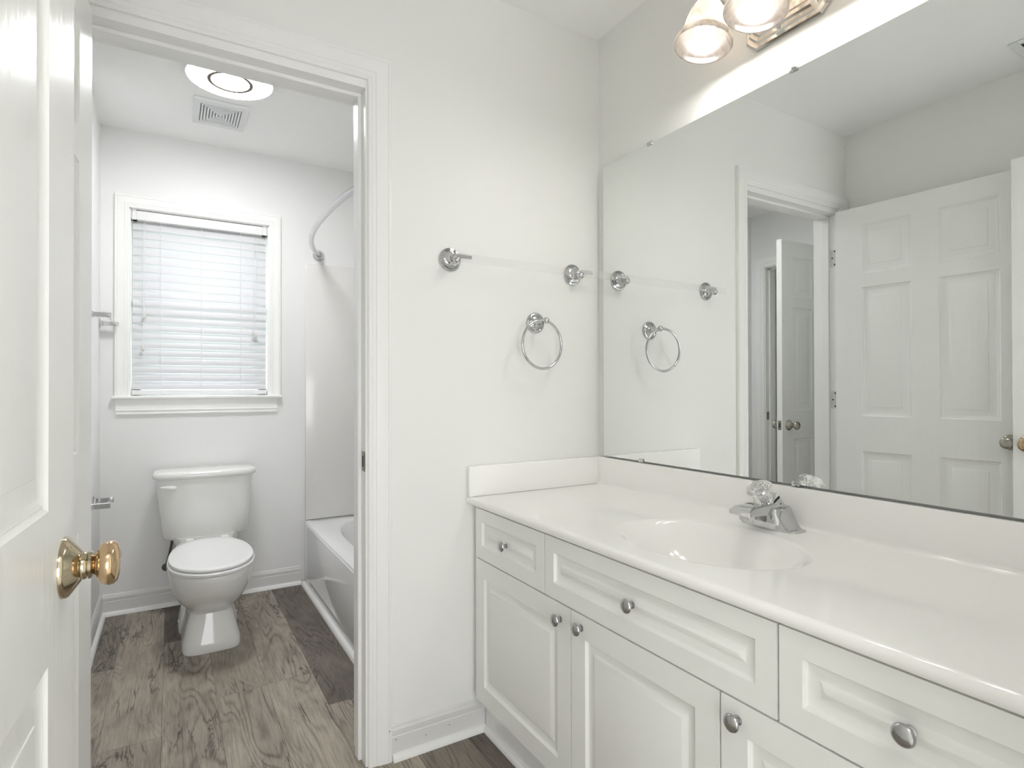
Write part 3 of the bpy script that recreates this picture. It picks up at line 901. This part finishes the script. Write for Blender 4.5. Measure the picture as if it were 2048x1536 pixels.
tr = thing('towel_ring', 'round chrome towel ring hanging on the wall below the towel bar', 'towel ring', (-0.287, 0, 1.352))
def rpart(name, bm, m, parent=tr, smooth=40): return obj(name, offs(bm, tr.location), m, parent, smooth)
b = new()
lathe(b, [(0.0365, 0.0005), (0.0365, 0.004), (0.034, 0.007), (0.029, 0.008), (0.027, 0.006), (0.024, 0.0095), (0.018, 0.0105), (0.012, 0.015), (0.0085, 0.024), (0.0075, 0.042), (0.0075, 0.052)], (-0.287, 0, 1.352), (0, -1, 0), 40)
ball(b, (-0.283, -0.0655, 1.355), 0.0115, 20)
rpart('mount', b, m_chrome)
b = new()
rc = Vector((-0.299, -0.0655, 1.2725))
tube(b, [rc + Vector((math.cos(2 * PI * i / 72) * 0.0825, 0.006 * math.cos(2 * PI * i / 72), math.sin(2 * PI * i / 72) * 0.0825)) for i in range(72)], 0.0048, 12, closed=True)
rpart('ring', b, m_chrome)

# ================================================================ TOILET
TX = -1.226
to = thing('toilet', 'white two-piece toilet with closed lid under the window', 'toilet', (TX, 1.36, 0))
def opart(name, bm, m, parent=to, smooth=45): return obj(name, offs(bm, to.location), m, parent, smooth)
b = new()
rows = [(0.000, .113, 1.092, 1.74, 4.5), (0.012, .115, 1.088, 1.742, 4.5), (0.040, .112, 1.092, 1.742, 4.2), (0.085, .099, 1.104, 1.74, 3.8), (0.130, .089, 1.118, 1.735, 3.3), (0.158, .085, 1.124, 1.73, 3.0),
        (0.172, .090, 1.112, 1.73, 2.7), (0.190, .106, 1.075, 1.725, 2.4), (0.220, .129, 1.020, 1.72, 2.25), (0.260, .149, .968, 1.715, 2.2), (0.300, .161, .934, 1.71, 2.15), (0.340, .168, .914, 1.71, 2.1), (0.358, .170, .908, 1.71, 2.1), (0.368, .168, .910, 1.705, 2.1), (0.371, .163, .915, 1.70, 2.1)]
loft(b, [sring(TX, 1.22, z, a, 1.22 - f, k - 1.22, n, 64) for z, a, f, k, n in rows])
loft(b, [sring(TX, 1.70, z, a, 0.12, 0.095, 5, 48) for z, a in ((0.30, .10), (0.34, .135), (0.392, .150))])   # tank deck
loft(b, [sring(TX, 1.50, z, a, 0.20, 0.20, 3, 48) for z, a in ((0.0, .126), (0.03, .125), (0.07, .112), (0.12, .088))])  # foot
opart('bowl', b, m_porc)
b = new()
def seat_ring(z, k, n=2.2):
    return sring(TX, 1.165, z, 0.168 * k, 0.262 * k, 0.335 * k, n, 64)
loft(b, [seat_ring(0.3725, .985), seat_ring(0.377, 1.0), seat_ring(0.384, 1.0), seat_ring(0.387, .985)])
opart('seat', b, m_seat)
b = new()
loft(b, [seat_ring(0.3910, .945), seat_ring(0.3930, .965), seat_ring(0.3985, .970), seat_ring(0.4020, .962), seat_ring(0.4040, .935), seat_ring(0.4055, .80), seat_ring(0.4062, .4), seat_ring(0.4063, .02)])
opart('seat_lid', b, m_seat)
for s in (-1, 1):
    b = new(); box(b, TX + s * 0.075 - 0.018, TX + s * 0.075 + 0.018, 1.50, 1.54, 0.372, 0.400, 0.008, 3)
    opart('seat_hinge', b, m_seat)
TF = 1.598
b = new()
trows = [(0.378, .178, 1.605), (0.382, .186, 1.594), (0.394, .191, 1.588), (0.48, .200, 1.580), (0.56, .208, 1.575), (0.64, .215, 1.572), (0.684, .218, 1.571)]
loft(b, [sring(TX, 1.70, z, a, 1.70 - f, 0.105, 3.6, 72) for z, a, f in trows])
opart('tank', b, m_porc)
b = new()
lrows = [(0.681, .222, 1.570), (0.683, .229, 1.564), (0.690, .2325, 1.560), (0.702, .2325, 1.560), (0.711, .229, 1.564), (0.716, .222, 1.572), (0.718, .210, 1.586)]
loft(b, [sring(TX, 1.70, z, a, 1.70 - f, 0.112 - (0.2325 - a), 3.9, 72) for z, a, f in lrows])
opart('tank_lid', b, m_porc)
b = new()
lathe(b, [(0.016, 0), (0.016, 0.006), (0.012, 0.009)], (-1.372, 1.594, 0.640), (0, -1, 0), 24)
tube(b, [(-1.352, 1.586, 0.6405), (-1.366, 1.581, 0.6405), (-1.382, 1.580, 0.6425), (-1.402, 1.582, 0.6455), (-1.424, 1.585, 0.6475)], [0.006, 0.0125, 0.0125, 0.0085, 0.003], 16)
opart('flush_lever', b, m_seat)
b = new()
tube(b, [(-1.375, 1.70, 0.386), (-1.375, 1.70, 0.35), (-1.385, 1.73, 0.29), (-1.40, 1.78, 0.22), (-1.40, 1.822, 0.20)], 0.006, 10)
lathe(b, [(0.014, 0), (0.014, 0.020), (0.010, 0.024)], (-1.375, 1.70, 0.388), (0, 0, -1), 8)
lathe(b, [(0.020, 0), (0.018, 0.005), (0.008, 0.008), (0.008, 0.03)], (-1.40, 1.825, 0.20), (0, -1, 0), 16)
opart('supply_hose', b, m_rubber)
for s in (-1, 1):
    b = new(); lathe(b, [(0.013, 0), (0.012, 0.010), (0.006, 0.016), (0.0003, 0.017)], (TX + s * 0.112, 1.45, 0.030), (s * 0.3, 0, 1), 16)
    opart('bolt_cap', b, m_porc)

# ================================================================ TUB
tu = thing('bathtub', 'white alcove bathtub right of the toilet, with a plain apron', 'bathtub', (-0.36, 0.97, 0))
def upart(name, bm, m, parent=tu, smooth=40): return obj(name, offs(bm, tu.location), m, parent, smooth)
TA = -0.722
b = new()
tx, ty, hx, hy = (TA - 0.002) / 2, 0.9705, (-TA - 0.002) / 2, 0.8545
rg = [sring(tx, ty, z, hx - i, hy - i, hy - i, 60, 96) for z, i in ((0.002, 0), (0.340, 0), (0.352, 0.001), (0.360, 0.005), (0.363, 0.012))]
rg += [sring(-0.345, ty, z, a, c, c, n, 96) for z, a, c, n in ((0.363, .285, .745, 3.6), (0.361, .278, .735, 3.5), (0.354, .270, .725, 3.4), (0.30, .255, .70, 3.2), (0.15, .225, .63, 3.0), (0.085, .19, .57, 3.0), (0.075, .12, .45, 3.0))]
loft(b, rg)
upart('tub_shell', b, m_tub)
b = new(); box(b, TA - 0.004, TA + 0.004, 0.24, 1.700, 0.060, 0.352, 0.0035, 2)
upart('apron_panel', b, m_tub)
b = new(); run(b, (TA + 0.0115, D - 0.0285, 0), (TA + 0.0115, 0.13, 0), (-1, 0, 0), [(0.0115, 0.0), (0.0315, 0.0), (0.0308, 0.006), (0.0285, 0.012), (0.0245, 0.0165), (0.019, 0.0195), (0.0115, 0.0205)])
struct('trim_12', b, m_trim, smooth=50)
su = thing('tub_surround', 'glossy off-white wall panels standing on the bathtub rim', 'tub surround', (-0.36, 1.0, 0.364))
def spart(name, bm, m, parent=su): return obj(name, offs(bm, su.location), m, parent, 35)
b = new(); box(b, -0.714, -0.0175, D - 0.016, D - 0.001, 0.3645, 1.851, 0.004, 2); spart('end_panel', b, m_surround)
b = new(); box(b, -0.017, -0.001, 0.135, D - 0.001, 0.3645, 1.851, 0.004, 2); spart('side_panel', b, m_surround)
b = new(); box(b, -0.714, -0.0175, 0.1165, 0.1315, 0.3645, 1.851, 0.004, 2); spart('head_panel', b, m_surround)
sr_ = thing('shower_rod', 'curved chrome shower rod above the bathtub', 'shower rod', (-0.638, D, 1.907))
def qpart(name, bm, m): return obj(name, offs(bm, sr_.location), m, sr_, 45)
b = new(); lathe(b, [(0.033, 0.001), (0.033, 0.004), (0.027, 0.012), (0.018, 0.020), (0.0165, 0.032)], (-0.638, D, 1.907), (-0.05, -1, 0), 32); qpart('flange', b, m_chrome)
b = new(); lathe(b, [(0.033, 0.001), (0.033, 0.004), (0.027, 0.012), (0.018, 0.020), (0.0165, 0.032)], (-0.638, 0.115, 1.907), (-0.05, 1, 0), 32); qpart('flange', b, m_chrome)
pts = []
for i in range(49):
    t = i / 48
    s = 2 * t - 1
    pts.append((-0.638 - 0.148 * (1 - abs(s) ** 2.6), D - 0.012 + t * (0.127 - D + 0.012), 1.907))
b = new(); tube(b, pts, 0.0145, 16); qpart('rod', b, m_chrome)

# ================================================================ TOILET ROOM FITTINGS ON THE CLOSET WALL
wb = thing('towel_bar', 'small towel bar with square chrome posts left of the window', 'towel bar', (XL, 1.58, 1.447))
def wp(name, bm, m, parent=wb): return obj(name, offs(bm, wb.location), m, parent, 35)
for y in (1.375, 1.785):
    b = new()
    box(b, XL + 0.0005, XL + 0.006, y - 0.022, y + 0.022, 1.425, 1.469, 0.0015, 1)
    box(b, XL + 0.004, XL + 0.016, y - 0.013, y + 0.013, 1.434, 1.460, 0.002, 1)
    box(b, XL + 0.014, XL + 0.078, y - 0.009, y + 0.009, 1.437, 1.457, 0.0015, 1)
    wp('post', b, m_chrome)
b = new(); box(b, XL + 0.060, XL + 0.074, 1.350, 1.808, 1.440, 1.454, 0.001, 1)
wp('bar', b, m_acrylic)['label'] = 'clear acrylic bar'
ph = thing('toilet_paper_holder', 'empty chrome toilet paper holder on the wall left of the toilet', 'toilet paper holder', (XL, 1.47, 0.617))
def hp(name, bm, m): return obj(name, offs(bm, ph.location), m, ph, 35)
for y in (1.385, 1.545):
    b = new()
    box(b, XL + 0.0005, XL + 0.006, y - 0.022, y + 0.022, 0.595, 0.639, 0.0015, 1)
    box(b, XL + 0.004, XL + 0.076, y - 0.006, y + 0.006, 0.605, 0.629, 0.0015, 1)
    hp('arm', b, m_chrome)
b = new(); tube(b, [(XL + 0.062, 1.391, 0.617), (XL + 0.062, 1.539, 0.617)], 0.0085, 14); hp('roller', b, m_acrylic)

# ================================================================ CEILING FITTINGS
cl = thing('ceiling_light', 'round flush ceiling light glowing on the toilet room ceiling', 'ceiling light', (-1.167, 1.000, H))
def clp(name, bm, m, parent=cl): return obj(name, offs(bm, cl.location), m, parent, 50)
o0 = (-1.167, 1.000, H - 0.0005)
b = new(); lathe(b, [(0.166, 0), (0.1665, 0.014), (0.1655, 0.0185), (0.163, 0.0190), (0.163, 0.010)], o0, (0, 0, -1), 48); clp('base', b, m_white)
b = new(); lathe(b, [(0.1625, 0.012), (0.1625, 0.0197), (0.150, 0.022), (0.130, 0.023), (0.0003, 0.024)], o0, (0, 0, -1), 64); clp('diffuser', b, m_disc)['label'] = 'glowing white diffuser'
b = new(); lathe(b, [(0.087, 0.0225), (0.087, 0.028), (0.073, 0.028), (0.073, 0.0225)], o0, (0, 0, -1), 64, False, False); clp('trim_ring', b, m_bronze)
b = new(); lathe(b, [(0.0725, 0.0235), (0.071, 0.0255), (0.0003, 0.026)], o0, (0, 0, -1), 48); clp('center_lens', b, m_disc)

ef = thing('exhaust_fan', 'square white exhaust fan grille on the ceiling beside the round light', 'exhaust fan', (-1.18, 1.395, H))
def efp(name, bm, m): return obj(name, offs(bm, ef.location), m, ef, 30)
cx_, cy_ = -1.180, 1.397
def rr(bm, hx0, hy0, hx1, hy1, z0, z1):
    """rectangular ring with sloped section"""
    o_r = [(cx_ - hx0, cy_ - hy0), (cx_ + hx0, cy_ - hy0), (cx_ + hx0, cy_ + hy0), (cx_ - hx0, cy_ + hy0)]
    i_r = [(cx_ - hx1, cy_ - hy1), (cx_ + hx1, cy_ - hy1), (cx_ + hx1, cy_ + hy1), (cx_ - hx1, cy_ + hy1)]
    loft(bm, [[Vector((x, y, z0)) for x, y in o_r], [Vector((x, y, z1)) for x, y in o_r], [Vector((x, y, z1)) for x, y in i_r], [Vector((x, y, z0)) for x, y in i_r]], close=True)
b = new(); rr(b, 0.112, 0.138, 0.085, 0.101, H - 0.0005, H - 0.012); efp('frame', b, m_vent)
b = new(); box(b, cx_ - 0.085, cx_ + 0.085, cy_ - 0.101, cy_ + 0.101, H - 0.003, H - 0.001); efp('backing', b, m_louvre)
b = new()
for k in range(6):
    hx, hy = 0.081 - k * 0.0125, 0.097 - k * 0.0150
    rr(b, hx, hy, hx - 0.0080, hy - 0.0095, H - 0.003, H - 0.0125)
box(b, cx_ - 0.006, cx_ + 0.006, cy_ - 0.008, cy_ + 0.008, H - 0.012, H - 0.003)
efp('louvre', b, m_vent)

vr = thing('ceiling_register', 'white ceiling air register seen at the top of the mirror', 'air register', (-1.53, -0.91, H))
def vrp(name, bm, m): return obj(name, offs(bm, vr.location), m, vr, 30)
b = new()
for q in ((-1.66, -1.40, -0.815, -0.787), (-1.66, -1.40, -1.04, -1.012), (-1.66, -1.632, -1.012, -0.815), (-1.428, -1.40, -1.012, -0.815)):
    box(b, q[0], q[1], q[2], q[3], H - 0.008, H - 0.0005, 0.002, 1)
vrp('frame', b, m_vent)
b = new()
for i in range(9):
    y = -0.825 - i * 0.0225
    loft(b, [[Vector((x, y, H - 0.001)), Vector((x, y - 0.0015, H - 0.001)), Vector((x, y - 0.013, H - 0.010)), Vector((x, y - 0.0115, H - 0.010))] for x in (-1.634, -1.426)])
vrp('louvre', b, m_vent)
b = new(); box(b, -1.634, -1.426, -1.014, -0.813, H - 0.0012, H - 0.0002); vrp('backing', b, m_dark)

# portal at the added hall opening that lets fill daylight in
pl = bpy.data.lights.new('daylight_portal', 'AREA'); pl.shape = 'RECTANGLE'; pl.size = HX1 - HX0; pl.size_y = HZ1 - HZ0
pl.cycles.is_portal = True
po = bpy.data.objects.new('daylight_portal', pl); C.objects.link(po)
po.location = ((HX0 + HX1) / 2, -3.41, (HZ0 + HZ1) / 2); po.rotation_euler = (R(90), 0, 0)
# hall behind the camera: an unseen flush lamp added there as fill light
hl = thing('hall_fill_lamp', 'unseen round fill lamp added in the hall behind the entry doorway', 'fill lamp', (-1.35, -2.45, H))
b = new(); lathe(b, [(0.20, 0), (0.20, 0.02)], (-1.35, -2.45, H - 0.0005), (0, 0, -1), 40); obj('base', offs(b, hl.location), m_white, hl, 50)
b = new(); lathe(b, [(0.19, 0.018), (0.20, 0.03), (0.19, 0.06), (0.15, 0.09), (0.08, 0.105), (0.0003, 0.11)], (-1.35, -2.45, H - 0.0005), (0, 0, -1), 40); obj('diffuser', offs(b, hl.location), m_hallfill, hl, 50)
